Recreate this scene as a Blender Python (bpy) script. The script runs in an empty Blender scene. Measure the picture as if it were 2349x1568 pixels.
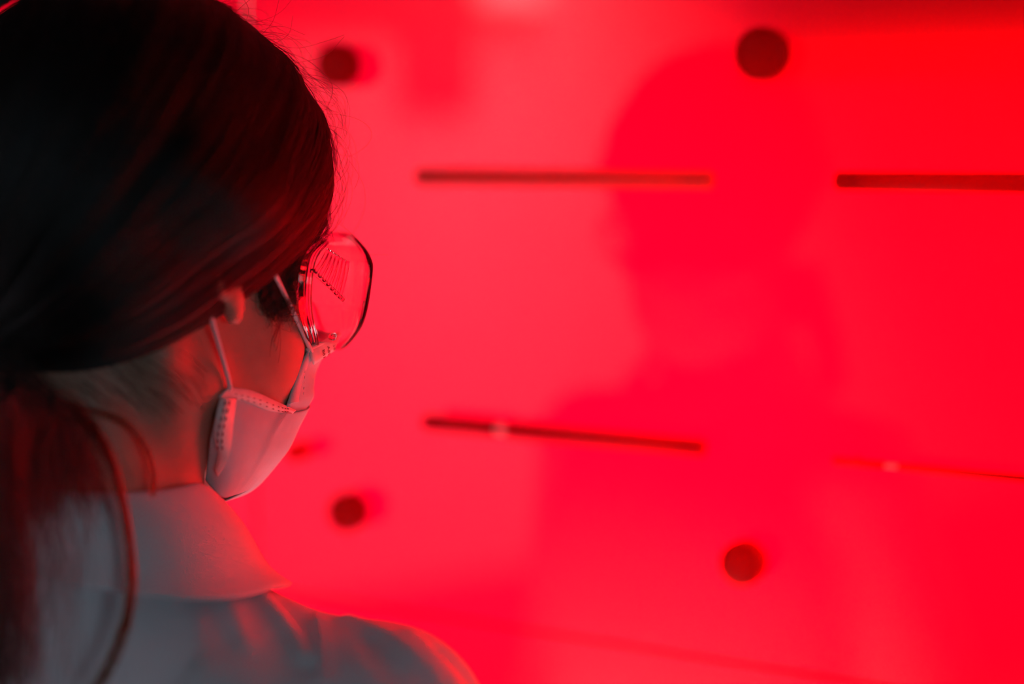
import bpy, bmesh, math, random
import numpy as np
from mathutils import Vector, Matrix

random.seed(7)
rng = np.random.default_rng(7)
scene = bpy.context.scene
col = scene.collection
RAD = math.radians

# ------------------------------------------------------------------ camera
FPX, CX, CY = 4000.0, 1174.5, 784.0
PITCH = math.atan(460.0 / FPX)
CAM = np.array([0.0, 0.0, 1.56])
cam_data = bpy.data.cameras.new('camera')
cam_data.sensor_width = 36.0
cam_data.lens = 36.0 * FPX / 2349.0
cam_data.clip_start = 0.02
cam_data.dof.use_dof = True
cam_data.dof.focus_distance = 0.895
cam_data.dof.aperture_fstop = 1.75
cam_data.dof.aperture_blades = 0
cam = bpy.data.objects.new('camera', cam_data)
cam.location = CAM
cam.rotation_euler = (math.pi / 2 - PITCH, 0, 0)
col.objects.link(cam)
scene.camera = cam

# ------------------------------------------------------------------ colour management, world
scene.view_settings.view_transform = 'Standard'
scene.view_settings.look = 'None'
scene.view_settings.exposure = 0.0
scene.view_settings.gamma = 1.0
scene.view_settings.use_curve_mapping = False
world = bpy.data.worlds.new('world')
scene.world = world
world.use_nodes = True
world.node_tree.nodes['Background'].inputs['Color'].default_value = (0.30, 0.36, 0.45, 1)
world.node_tree.nodes['Background'].inputs['Strength'].default_value = 0.01
scene.cycles.use_denoising = True
scene.cycles.max_bounces = 10
scene.cycles.transparent_max_bounces = 24
scene.cycles.sample_clamp_indirect = 6.0

# wall frame: the red panel wall stands at an angle, its near end to the camera's right
WANG = RAD(60.3)
WU = np.array([math.sin(WANG), -math.cos(WANG), 0.0])      # along the wall, towards the near end
WN = np.array([-math.cos(WANG), -math.sin(WANG), 0.0])     # out of the wall, towards the room
W0 = np.array([0.0, 1.185, 0.0])


def wallpt(s, z, out=0.0):
    return W0 + WU * s + WN * out + np.array([0, 0, z])


def area(name, loc, target, size, size_y, power, color, spread=180):
    d = bpy.data.lights.new(name, 'AREA')
    d.shape = 'RECTANGLE'
    d.size, d.size_y, d.energy, d.color = size, size_y, power, color
    d.spread = RAD(spread)
    o = bpy.data.objects.new(name, d)
    o.location = loc
    v = Vector(target) - Vector(loc)
    o.rotation_euler = v.to_track_quat('-Z', 'Y').to_euler()
    col.objects.link(o)
    return o


# red lamps inside the cabinet behind the frosted panels
area('cabinet_lamp', wallpt(-0.22, 1.38, -0.28), wallpt(-0.22, 1.38, 0), 0.80, 0.50, 3.7, (1, 0.0, 0.058), 110)
area('cabinet_lamp', wallpt(0.36, 1.36, -0.09), wallpt(0.36, 1.36, 0), 0.44, 0.34, 9.5, (1, 0.0, 0.004))
area('cabinet_lamp', wallpt(-0.85, 1.22, -0.42), wallpt(-0.85, 1.22, 0), 0.5, 0.55, 3.3, (1, 0.0, 0.045))
# unseen fill added below the frame to brighten the coat front's reflection
area('coat_front_fill', (-0.10, 1.08, 1.00), (-0.17, 0.93, 1.16), 0.5, 0.08, 0.7, (0.95, 0.9, 1.0))
# added fills: a cool one behind the camera, one brightening the mirrored side wall
area('room_fill', (1.3, -2.4, 1.8), (-0.1, 0.8, 1.3), 0.6, 0.6, 8.0, (0.62, 0.88, 1.0))
area('side_wall_fill', (-1.9, -0.25, 2.5), (-2.5, -0.25, 1.2), 0.3, 1.4, 20, (0.84, 0.84, 1.0), 90)

# ------------------------------------------------------------------ helpers
def camray(px, py):
    fw = np.array([0, math.cos(PITCH), -math.sin(PITCH)])
    up = np.array([0, math.sin(PITCH), math.cos(PITCH)])
    return fw + np.array([1.0, 0, 0]) * (px - CX) / FPX + up * (CY - py) / FPX


def W(px, py, depth):
    return CAM + camray(px, py) * depth


def rotx(a):
    c, s = math.cos(a), math.sin(a)
    return np.array([[1, 0, 0], [0, c, -s], [0, s, c]])


def rotz(a):
    c, s = math.cos(a), math.sin(a)
    return np.array([[c, -s, 0], [s, c, 0], [0, 0, 1]])


def link(o, parent=None):
    col.objects.link(o)
    if parent is not None:
        o.parent = parent
    return o


def tag(o, label=None, category=None, group=None, kind=None):
    if label: o['label'] = label
    if category: o['category'] = category
    if group: o['group'] = group
    if kind: o['kind'] = kind
    return o


def empty(name, M=None):
    o = bpy.data.objects.new(name, None)
    o.empty_display_size = 0.05
    if M is not None:
        o.matrix_world = M
    return link(o)


def mesh_obj(name, verts, faces, mat, parent=None, smooth=True, mats=None, midx=None):
    me = bpy.data.meshes.new(name)
    me.from_pydata([tuple(map(float, v)) for v in verts], [], [tuple(map(int, f)) for f in faces])
    for m in (mats or [mat]):
        me.materials.append(m)
    if midx is not None:
        me.polygons.foreach_set('material_index', np.asarray(midx, dtype=np.int32))
    me.polygons.foreach_set('use_smooth', [smooth] * len(me.polygons))
    me.update()
    o = bpy.data.objects.new(name, me)
    return link(o, parent)


def bm_obj(name, bm, mat, parent=None, smooth=False):
    me = bpy.data.meshes.new(name)
    bmesh.ops.recalc_face_normals(bm, faces=bm.faces)
    bm.to_mesh(me)
    bm.free()
    me.materials.append(mat)
    me.polygons.foreach_set('use_smooth', [smooth] * len(me.polygons))
    o = bpy.data.objects.new(name, me)
    return link(o, parent)


def box(bm, lo, hi, bevel=0.0):
    lo, hi = Vector(lo), Vector(hi)
    r = bmesh.ops.create_cube(bm, size=1.0)
    for v in r['verts']:
        v.co = Vector(((lo[i] + hi[i]) / 2 + v.co[i] * (hi[i] - lo[i]) for i in range(3)))
    if bevel > 0:
        es = list({e for v in r['verts'] for e in v.link_edges})
        bmesh.ops.bevel(bm, geom=es, offset=bevel, segments=2, affect='EDGES', profile=0.5)


def catmull(pts, n, closed=False):
    p = np.asarray(pts, float)
    m = len(p)
    seg = m if closed else m - 1
    t = np.linspace(0, seg, n, endpoint=not closed)
    out = []
    for tt in t:
        i = min(int(tt), seg - 1)
        f = tt - i
        if closed:
            a, b, c, d = p[(i - 1) % m], p[i % m], p[(i + 1) % m], p[(i + 2) % m]
        else:
            b, c = p[i], p[i + 1]
            a = p[i - 1] if i > 0 else 2 * b - c
            d = p[i + 2] if i + 2 < m else 2 * c - b
        out.append(0.5 * ((2 * b) + (c - a) * f + (2 * a - 5 * b + 4 * c - d) * f * f + (3 * b - a - 3 * c + d) * f ** 3))
    return np.array(out)


def tube(path, r, sides=8, closed=False, flat=1.0, upv=(0, 0, 1)):
    """verts, faces of a tube; r a number or one radius per point; flat squashes one cross axis"""
    p = np.asarray(path, float)
    n = len(p)
    r = np.broadcast_to(np.asarray(r, float), (n,))
    V, Fc = [], []
    prev = None
    for i in range(n):
        a = p[(i - 1) % n] if (closed or i > 0) else p[i]
        b = p[(i + 1) % n] if (closed or i < n - 1) else p[i]
        t = b - a
        t = t / (np.linalg.norm(t) + 1e-12)
        if prev is None:
            u = np.cross(t, np.asarray(upv, float))
            if np.linalg.norm(u) < 1e-4:
                u = np.cross(t, (1, 0, 0))
        else:
            u = prev - t * (prev @ t)
        u = u / np.linalg.norm(u)
        prev = u
        w = np.cross(t, u)
        for k in range(sides):
            a2 = 2 * math.pi * k / sides
            V.append(p[i] + r[i] * (u * math.cos(a2) + w * math.sin(a2) * flat))
    m = n if closed else n - 1
    for i in range(m):
        for k in range(sides):
            a0, a1 = i * sides + k, i * sides + (k + 1) % sides
            b0, b1 = ((i + 1) % n) * sides + k, ((i + 1) % n) * sides + (k + 1) % sides
            Fc.append((a0, a1, b1, b0))
    if not closed:
        Fc.append(tuple(range(sides))[::-1])
        Fc.append(tuple(range((n - 1) * sides, n * sides)))
    return V, Fc


def merge(parts):
    V, Fc = [], []
    for v, f in parts:
        o = len(V)
        V += list(v)
        Fc += [tuple(i + o for i in q) for q in f]
    return V, Fc


def grid_faces(nu, nv, wrap=False):
    out = []
    for i in range(nu - 1):
        for j in range(nv if wrap else nv - 1):
            j2 = (j + 1) % nv
            out.append((i * nv + j, i * nv + j2, (i + 1) * nv + j2, (i + 1) * nv + j))
    return out


def solidify(o, t, offset=0.0):
    m = o.modifiers.new('thickness', 'SOLIDIFY')
    m.thickness = t
    m.offset = offset
    return m


def hair_curves(name, lines, radii, mat, parent=None):
    hc = bpy.data.hair_curves.new(name)
    hc.add_curves([len(l) for l in lines])
    hc.position_data.foreach_set('vector', np.concatenate(lines).astype(np.float32).ravel())
    at = hc.attributes.get('radius') or hc.attributes.new('radius', 'FLOAT', 'POINT')
    at.data.foreach_set('value', np.concatenate(radii).astype(np.float32))
    hc.materials.append(mat)
    o = bpy.data.objects.new(name, hc)
    return link(o, parent)


# ---- distance functions (arrays of points, shape (n,3))
def ell(p, c, r):
    q = p - np.asarray(c, np.float32)
    r = np.asarray(r, np.float32)
    k0 = np.sqrt(((q / r) ** 2).sum(1)) + 1e-9
    k1 = np.sqrt(((q / (r * r)) ** 2).sum(1)) + 1e-9
    return k0 * (k0 - 1) / k1


def cap(p, a, b, ra, rb=None):
    rb = ra if rb is None else rb
    a = np.asarray(a, np.float32)
    b = np.asarray(b, np.float32)
    ba = b - a
    h = np.clip(((p - a) @ ba) / (ba @ ba), 0, 1)
    d = p - a - h[:, None] * ba
    return np.sqrt((d * d).sum(1)) - (ra + (rb - ra) * h)


def smin(a, b, k):
    h = np.clip(0.5 + 0.5 * (b - a) / k, 0, 1)
    return b + (a - b) * h - k * h * (1 - h)


def smax(a, b, k):
    return -smin(-a, -b, k)


def axis_pts(segs):
    """[(from, to, step), ...] -> one increasing coordinate array"""
    out = []
    for a, b, h in segs:
        out += list(np.arange(a, b, h))
    out.append(segs[-1][1])
    return np.array(out, np.float32)


def surface_net(f, xs, ys, zs, newton=2):
    nx, ny, nz = len(xs), len(ys), len(zs)
    V = np.empty((nx, ny, nz), np.float32)
    X, Y = np.meshgrid(xs, ys, indexing='ij')
    step = max(1, 400000 // (nx * ny))
    for k in range(0, nz, step):
        zz = zs[k:k + step]
        pts = np.empty((nx, ny, len(zz), 3), np.float32)
        pts[..., 0] = X[:, :, None]
        pts[..., 1] = Y[:, :, None]
        pts[..., 2] = zz[None, None, :]
        V[:, :, k:k + step] = f(pts.reshape(-1, 3)).reshape(nx, ny, len(zz))
    S = V < 0
    cnt = np.zeros((nx - 1, ny - 1, nz - 1), np.int8)
    for i in (0, 1):
        for j in (0, 1):
            for k in (0, 1):
                cnt += S[i:nx - 1 + i, j:ny - 1 + j, k:nz - 1 + k]
    act = (cnt > 0) & (cnt < 8)
    ids = np.argwhere(act)
    index = -np.ones(act.shape, np.int64)
    index[tuple(ids.T)] = np.arange(len(ids))
    acc = np.zeros((len(ids), 3))
    num = np.zeros(len(ids))
    cor = [(i, j, k) for i in (0, 1) for j in (0, 1) for k in (0, 1)]
    ax = (xs, ys, zs)
    for a in cor:
        for b in cor:
            if sum(b) - sum(a) == 1 and sum(abs(b[q] - a[q]) for q in range(3)) == 1:
                ia, ib = ids + a, ids + b
                va, vb = V[tuple(ia.T)], V[tuple(ib.T)]
                m = (va < 0) != (vb < 0)
                t = np.where(m, va / np.where(m, va - vb, 1), 0)
                pa = np.stack([ax[q][ia[:, q]] for q in range(3)], 1)
                pb = np.stack([ax[q][ib[:, q]] for q in range(3)], 1)
                acc += np.where(m[:, None], pa + (pb - pa) * t[:, None], 0)
                num += m
    P = (acc / num[:, None]).astype(np.float32)
    quads = []
    for q in range(3):
        u, v = (q + 1) % 3, (q + 2) % 3
        sl0 = [slice(None)] * 3
        sl1 = [slice(None)] * 3
        sl0[q] = slice(0, -1)
        sl1[q] = slice(1, None)
        ch = S[tuple(sl0)] != S[tuple(sl1)]
        e = np.argwhere(ch)
        lim = [nx, ny, nz]
        e = e[(e[:, u] > 0) & (e[:, v] > 0) & (e[:, u] < lim[u] - 1) & (e[:, v] < lim[v] - 1)]
        ins = S[tuple(e.T)]
        c = []
        for du, dv in ((0, 0), (1, 0), (1, 1), (0, 1)):
            g = e.copy()
            g[:, u] -= du
            g[:, v] -= dv
            c.append(index[tuple(g.T)])
        quad = np.stack(c, 1)
        quad[~ins] = quad[~ins][:, ::-1]
        quads.append(quad)
    Q = np.concatenate(quads)
    Q = Q[(Q >= 0).all(1)]
    h = 0.0006
    for _ in range(newton):
        f0 = f(P)
        g = np.stack([(f(P + np.eye(3, dtype=np.float32)[q] * h) - f0) / h for q in range(3)], 1)
        stepv = (f0 / ((g * g).sum(1) + 0.05))[:, None] * g
        P = P - np.clip(stepv, -0.004, 0.004)
    return P, Q


def fast_mesh(name, P, Q, mats, parent=None, midx=None):
    me = bpy.data.meshes.new(name)
    n = len(Q)
    me.vertices.add(len(P))
    me.vertices.foreach_set('co', np.asarray(P, np.float32).ravel())
    me.loops.add(n * 4)
    me.loops.foreach_set('vertex_index', Q.astype(np.int32).ravel())
    me.polygons.add(n)
    me.polygons.foreach_set('loop_start', np.arange(0, n * 4, 4, dtype=np.int32))
    for m in mats:
        me.materials.append(m)
    if midx is not None:
        me.polygons.foreach_set('material_index', midx.astype(np.int32))
    me.update(calc_edges=True)
    me.validate()
    me.polygons.foreach_set('use_smooth', [True] * len(me.polygons))
    o = bpy.data.objects.new(name, me)
    return link(o, parent)


# ------------------------------------------------------------------ materials
def mat_new(name):
    m = bpy.data.materials.new(name)
    m.use_nodes = True
    nt = m.node_tree
    b = nt.nodes['Principled BSDF']
    return m, nt, b


def principled(name, base, rough=0.5, spec=0.5, metallic=0.0, noise=0.0, nscale=40.0, bump=0.0, bscale=200.0, **kw):
    m, nt, b = mat_new(name)
    b.inputs['Base Color'].default_value = (*base, 1)
    b.inputs['Roughness'].default_value = rough
    b.inputs['Specular IOR Level'].default_value = spec
    b.inputs['Metallic'].default_value = metallic
    for k, v in kw.items():
        b.inputs[k.replace('_', ' ')].default_value = v
    tc = nt.nodes.new('ShaderNodeTexCoord')
    if noise > 0:
        n = nt.nodes.new('ShaderNodeTexNoise')
        n.inputs['Scale'].default_value = nscale
        n.inputs['Detail'].default_value = 4
        nt.links.new(tc.outputs['Object'], n.inputs['Vector'])
        r = nt.nodes.new('ShaderNodeValToRGB')
        r.color_ramp.elements[0].position = 0.3
        r.color_ramp.elements[1].position = 0.7
        r.color_ramp.elements[0].color = (*[c * (1 - noise) for c in base], 1)
        r.color_ramp.elements[1].color = (*[min(1, c * (1 + noise)) for c in base], 1)
        nt.links.new(n.outputs['Fac'], r.inputs['Fac'])
        nt.links.new(r.outputs['Color'], b.inputs['Base Color'])
    if bump > 0:
        n = nt.nodes.new('ShaderNodeTexNoise')
        n.inputs['Scale'].default_value = bscale
        n.inputs['Detail'].default_value = 3
        nt.links.new(tc.outputs['Object'], n.inputs['Vector'])
        bp = nt.nodes.new('ShaderNodeBump')
        bp.inputs['Strength'].default_value = bump
        bp.inputs['Distance'].default_value = 0.001
        nt.links.new(n.outputs['Fac'], bp.inputs['Height'])
        nt.links.new(bp.outputs['Normal'], b.inputs['Normal'])
    return m


def frosted_acrylic():
    """red frosted sheet with a polished face: lets lamp light through, mirrors the room faintly"""
    m = bpy.data.materials.new('red_frosted_acrylic')
    m.use_nodes = True
    nt = m.node_tree
    nt.nodes.clear()
    out = nt.nodes.new('ShaderNodeOutputMaterial')
    tr = nt.nodes.new('ShaderNodeBsdfTranslucent')
    tr.inputs['Color'].default_value = (0.80, 0.02, 0.40, 1)
    df = nt.nodes.new('ShaderNodeBsdfDiffuse')
    df.inputs['Color'].default_value = (0.55, 0.004, 0.012, 1)
    gl = nt.nodes.new('ShaderNodeBsdfGlossy')
    gl.inputs['Roughness'].default_value = 0.03
    fr = nt.nodes.new('ShaderNodeFresnel')
    fr.inputs['IOR'].default_value = 1.55
    m1 = nt.nodes.new('ShaderNodeMixShader')
    m1.inputs[0].default_value = 0.35
    m2 = nt.nodes.new('ShaderNodeMixShader')
    nt.links.new(tr.outputs[0], m1.inputs[1])
    nt.links.new(df.outputs[0], m1.inputs[2])
    nt.links.new(fr.outputs[0], m2.inputs[0])
    nt.links.new(m1.outputs[0], m2.inputs[1])
    nt.links.new(gl.outputs[0], m2.inputs[2])
    nt.links.new(m2.outputs[0], out.inputs['Surface'])
    return m


def clear_sheet():
    m = bpy.data.materials.new('clear_acrylic_back')
    m.use_nodes = True
    nt = m.node_tree
    nt.nodes.clear()
    out = nt.nodes.new('ShaderNodeOutputMaterial')
    t = nt.nodes.new('ShaderNodeBsdfTransparent')
    t.inputs['Color'].default_value = (1.0, 0.9, 0.9, 1)
    nt.links.new(t.outputs[0], out.inputs['Surface'])
    return m


def hair_material(name, melanin=0.93, redness=0.35, rough=0.32):
    m = bpy.data.materials.new(name)
    m.use_nodes = True
    nt = m.node_tree
    nt.nodes.clear()
    out = nt.nodes.new('ShaderNodeOutputMaterial')
    h = nt.nodes.new('ShaderNodeBsdfHairPrincipled')
    h.parametrization = 'MELANIN'
    h.inputs['Melanin'].default_value = melanin
    h.inputs['Melanin Redness'].default_value = redness
    h.inputs['Roughness'].default_value = rough
    h.inputs['Radial Roughness'].default_value = 0.4
    h.inputs['Random Color'].default_value = 0.2
    nt.links.new(h.outputs[0], out.inputs['Surface'])
    return m


def glow_plastic(name, base, trans, weight, rough=0.4):
    """coloured plastic that lets part of the light behind it through"""
    m, nt, b = mat_new(name)
    b.inputs['Base Color'].default_value = (*base, 1)
    b.inputs['Roughness'].default_value = rough
    b.inputs['Specular IOR Level'].default_value = 0.15
    t = nt.nodes.new('ShaderNodeBsdfTranslucent')
    t.inputs['Color'].default_value = (*trans, 1)
    n = nt.nodes.new('ShaderNodeTexNoise')
    n.inputs['Scale'].default_value = 60
    r = nt.nodes.new('ShaderNodeMapRange')
    r.inputs['To Min'].default_value = weight * 0.9
    r.inputs['To Max'].default_value = weight * 1.1
    mx = nt.nodes.new('ShaderNodeMixShader')
    nt.links.new(n.outputs['Fac'], r.inputs['Value'])
    nt.links.new(r.outputs[0], mx.inputs[0])
    nt.links.new(b.outputs[0], mx.inputs[1])
    nt.links.new(t.outputs[0], mx.inputs[2])
    nt.links.new(mx.outputs[0], nt.nodes['Material Output'].inputs['Surface'])
    return m


M = {}
M['panel'] = frosted_acrylic()
M['clear'] = clear_sheet()
M['knob'] = glow_plastic('dark_red_plastic', (0.20, 0.004, 0.008), (0.9, 0.01, 0.08), 0.6)
M['knob_low'] = glow_plastic('deep_red_plastic', (0.20, 0.004, 0.008), (0.9, 0.01, 0.05), 0.40)
M['rod_deep'] = glow_plastic('deep_red_rod', (0.14, 0.004, 0.01), (1.0, 0.0, 0.04), 0.30)
M['stud_dim'] = glow_plastic('clear_red_stud', (0.5, 0.02, 0.04), (1.0, 0.03, 0.08), 0.85)
M['rod'] = glow_plastic('brownish_rod', (0.36, 0.16, 0.15), (1.0, 0.06, 0.08), 0.58)
M['rod_dark'] = glow_plastic('dark_red_rod', (0.12, 0.004, 0.01), (1.0, 0.0, 0.04), 0.40)
M['rod_red'] = glow_plastic('red_acrylic_rod', (0.30, 0.01, 0.03), (1.0, 0.02, 0.07), 0.42)
M['clip'] = principled('pale_clip', (0.8, 0.45, 0.45), 0.4, noise=0.05)
M['paint'] = principled('pale_wall_paint', (0.72, 0.70, 0.68), 0.8, noise=0.04, nscale=3)
M['paint_grey'] = principled('grey_wall_paint', (0.30, 0.31, 0.33), 0.8, noise=0.04, nscale=3)
M['cab_in'] = principled('cabinet_lining', (0.7, 0.1, 0.1), 0.8, noise=0.05)
M['floor'] = principled('grey_vinyl_floor', (0.22, 0.22, 0.23), 0.5, noise=0.15, nscale=12)
M['skin'] = principled('skin', (0.47, 0.28, 0.21), 0.5, 0.4, noise=0.08, nscale=60, bump=0.15, bscale=900,
                       Subsurface_Weight=0.4, Subsurface_Scale=0.007)
M['eye'] = principled('eye_white', (0.75, 0.73, 0.70), 0.2, noise=0.03)
M['trouser'] = principled('dark_trousers', (0.03, 0.03, 0.04), 0.8, noise=0.2)
M['shoe'] = principled('black_shoes', (0.02, 0.02, 0.02), 0.4, noise=0.2)
M['coat'] = principled('white_cotton', (0.72, 0.75, 0.80), 0.85, 0.2, noise=0.03, nscale=25, bump=0.12, bscale=1500)
M['hair'] = hair_material('dark_hair', 1.0, 0.25)
M['hair_lock'] = hair_material('brown_hair_lock', 0.72, 0.7, 0.38)
M['hair_cap'] = principled('dark_hair_mass', (0.012, 0.007, 0.005), 0.55, 0.2, noise=0.3, nscale=80)
M['mask'] = principled('mask_fleece', (0.48, 0.71, 0.75), 0.85, 0.1, noise=0.04, nscale=120, bump=0.25, bscale=1800)
M['mask_hem'] = principled('mask_hem_white', (0.85, 0.80, 0.80), 0.8, 0.1, noise=0.05, nscale=200, bump=0.2, bscale=1800)
M['elastic'] = principled('white_elastic', (0.80, 0.78, 0.80), 0.8, 0.1, noise=0.05, nscale=300, bump=0.3, bscale=2500)
M['stitch'] = principled('weld_mark', (0.12, 0.10, 0.11), 0.8, noise=0.1)
M['goggle_rib'] = principled('clear_polycarbonate_rib', (1.0, 0.95, 0.95), 0.05, 0.6, noise=0.005, Transmission_Weight=1.0, IOR=1.16)
M['goggle'] = principled('clear_polycarbonate', (1.0, 0.97, 0.97), 0.03, 0.5, noise=0.005, Transmission_Weight=1.0, IOR=1.40)
M['rim'] = glow_plastic('dark_lens_edge', (0.12, 0.005, 0.04), (0.6, 0.02, 0.15), 0.5, 0.25)
M['strap'] = principled('dark_strap', (0.03, 0.02, 0.02), 0.8, noise=0.1)

# ------------------------------------------------------------------ the room
ROOM = (-2.6, 4.2, -4.5, 2.4, 0.0, 2.8)      # x0 x1 y0 y1 z0 z1
x0, x1, y0, y1, z0, z1 = ROOM
T = 0.08


def slab(name, lo, hi, mat):
    bm = bmesh.new()
    box(bm, lo, hi)
    return tag(bm_obj(name, bm, mat), kind='structure')


slab('floor', (x0 - T, y0 - T, -T), (x1 + T, y1 + T, 0), M['floor'])
slab('ceiling', (x0 - T, y0 - T, z1), (x1 + T, y1 + T, z1 + T), M['paint_grey'])
slab('wall_left', (x0 - T, y0, 0), (x0, y1, z1), M['paint'])
slab('wall_right', (x1, y0, 0), (x1 + T, y1, z1), M['paint_grey'])
slab('wall_back', (x0, y0 - T, 0), (x1, y0, z1), M['paint_grey'])
slab('wall_far', (x0, y1, 0), (x1, y1 + T, z1), M['paint_grey'])

# unseen boards added to darken the side wall's reflection in the panels; small lamp beside
M['board'] = principled('dark_reflection_board', (0.10, 0.08, 0.08), 0.6, noise=0.15)
M['lamp_glass'] = principled('lit_lamp_glass', (0.9, 0.9, 0.9), 0.4, noise=0.02, Emission_Color=(1, 0.93, 0.9, 1), Emission_Strength=3.0)
slab('reflection_board_1', (x0, -0.24, 1.83), (x0 + 0.03, 0.60, 2.35), M['board'])
slab('reflection_board_2', (x0, -0.24, 1.655), (x0 + 0.03, -0.05, 1.83), M['board'])
slab('reflection_board_low', (x0, -2.2, 0.0), (x0 + 0.03, 1.2, 0.52), M['board'])
lamp = empty('wall_lamp', Matrix.Translation((x0, -0.33, 1.92)))
tag(lamp, 'small pale wall lamp whose blurred glow is mirrored at the top of the red panel', 'lamp')
bm = bmesh.new()
box(bm, (0, -0.09, -0.05), (0.02, 0.09, 0.05), 0.004)
bm_obj('backplate', bm, M['paint'], lamp)
bm = bmesh.new()
box(bm, (0.02, -0.08, -0.04), (0.06, 0.08, 0.04), 0.008)
bm_obj('shade', bm, M['lamp_glass'], lamp)

# the red panel wall: frosted sheets with recessed joints, in front of a lamp cabinet
front = empty('wall_front')
tag(front, 'wall of glowing red frosted panels set at an angle behind the person', None, None, 'structure')


def wall_hit(px, py, out=0.0):
    """where the picture point lies on the wall: (s along, z height)"""
    d = camray(px, py)
    p0 = W0 + WN * out
    t = ((p0 - CAM) @ WN) / (d @ WN)
    q = CAM + d * t
    return float((q - p0) @ WU), float(q[2])


def panel_piece(s0, s1, za, zb, th=0.006):
    bm = bmesh.new()
    g, b = 0.0009, 0.0008
    k = 0.0009          # the level joint is wider than the upright one
    c = [(s0 + g, za + k), (s1 - g, za + k), (s1 - g, zb - k), (s0 + g, zb - k)]
    ci = [(s0 + g + b, za + k + b), (s1 - g - b, za + k + b), (s1 - g - b, zb - k - b), (s0 + g + b, zb - k - b)]
    f = [bm.verts.new(wallpt(s, z, 0)) for s, z in ci]
    m = [bm.verts.new(wallpt(s, z, -b)) for s, z in c]
    r = [bm.verts.new(wallpt(s, z, -th)) for s, z in c]
    faces = [bm.faces.new(f)]
    for i in range(4):
        j = (i + 1) % 4
        faces.append(bm.faces.new((f[i], m[i], m[j], f[j])))
        q = bm.faces.new((m[i], r[i], r[j], m[j]))
        q.material_index = 1
    bm.faces.new(r[::-1]).material_index = 1
    bmesh.ops.recalc_face_normals(bm, faces=bm.faces)
    me = bpy.data.meshes.new('panel')
    bm.to_mesh(me)
    bm.free()
    me.materials.append(M['panel'])
    me.materials.append(M['clear'])
    return link(bpy.data.objects.new('panel', me), front)


SV = wall_hit(588, 1180)[0]
ZH = wall_hit(900, 1395)[1]
S_L, S_R = -1.25, 0.95
Z_B, Z_T = 0.80, 2.05
panel_piece(S_L, SV, ZH, Z_T)
panel_piece(SV, S_R, ZH, Z_T)
panel_piece(S_L, SV, Z_B, ZH)
panel_piece(SV, S_R, Z_B, ZH)
# cabinet carcass behind the panels, plinth below and header above
for nm, a, b in (('cabinet_back', (S_L, Z_B - 0.02, -0.52), (S_R, Z_T + 0.02, -0.50)),
                 ('cabinet_side', (S_L - 0.02, Z_B - 0.02, -0.52), (S_L, Z_T + 0.02, 0.0)),
                 ('cabinet_side', (S_R, Z_B - 0.02, -0.52), (S_R + 0.02, Z_T + 0.02, 0.0)),
                 ('cabinet_baffle', (0.16, 1.592, -0.50), (S_R, 1.607, -0.024)),  # added unseen baffle: keeps lamp light off the upper right of the panels
                 ('cabinet_header', (S_L - 0.02, Z_T, -0.52), (S_R + 0.02, Z_T + 0.3, 0.004)),
                 ('cabinet_plinth', (S_L - 0.02, 0.0, -0.52), (S_R + 0.02, Z_B, 0.004))):
    bm = bmesh.new()
    box(bm, a, b)
    for v in bm.verts:
        s, z, o = v.co
        v.co = Vector(wallpt(s, z, o))
    bm_obj(nm, bm, M['cab_in'], front)


def wall_matrix(s, z, out=0.0):
    p = wallpt(s, z, out)
    return Matrix(((WU[0], 0, WN[0], p[0]), (WU[1], 0, WN[1], p[1]), (0, 1, 0, p[2]), (0, 0, 0, 1)))


def lathe(profile, n=40):
    V, Fc = [], []
    for r, h in profile:
        for k in range(n):
            a = 2 * math.pi * k / n
            V.append((r * math.cos(a), r * math.sin(a), h))
    Fc = grid_faces(len(profile), n, True)
    Fc.append(tuple(range(n))[::-1])
    Fc.append(tuple(range((len(profile) - 1) * n, len(profile) * n)))
    return V, Fc


# round knobs holding the panel (local z points out of the wall)
def stud(px, py, dia_px, mat, label):
    s, z = wall_hit(px, py, 0.012)
    depth = (wallpt(s, z, 0.012) - CAM) @ camray(CX, CY)
    r = dia_px * depth / FPX / 2
    o = empty('wall_stud', wall_matrix(s, z))
    tag(o, label, 'stud', 'round studs on the red panel')
    mesh_obj('washer', *lathe([(r * 0.72, 0.0), (r * 0.72, 0.004), (r * 0.66, 0.005)]), mat, o)
    mesh_obj('cap', *lathe([(r * 0.90, 0.005), (r * 0.98, 0.006), (r, 0.008), (r, 0.017), (r * 0.97, 0.0195), (r * 0.90, 0.021), (r * 0.4, 0.022), (r * 0.05, 0.0222)]), mat, o)
    return o


stud(778, 150, 100, M['knob'], 'small dark round stud on the red panel, beside the hair')
stud(1750, 124, 122, M['knob'], 'largest dark round stud on the red panel, near its top')
stud(801, 1172, 92, M['knob'], 'dark round stud on the red panel just above the coat shoulder')
stud(1707, 1289, 106, M['knob_low'], 'dark red round stud low on the red panel, clear of the coat')
stud(686, 1034, 46, M['stud_dim'], 'tiny dim red stud on the panel beside the mask')


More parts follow.
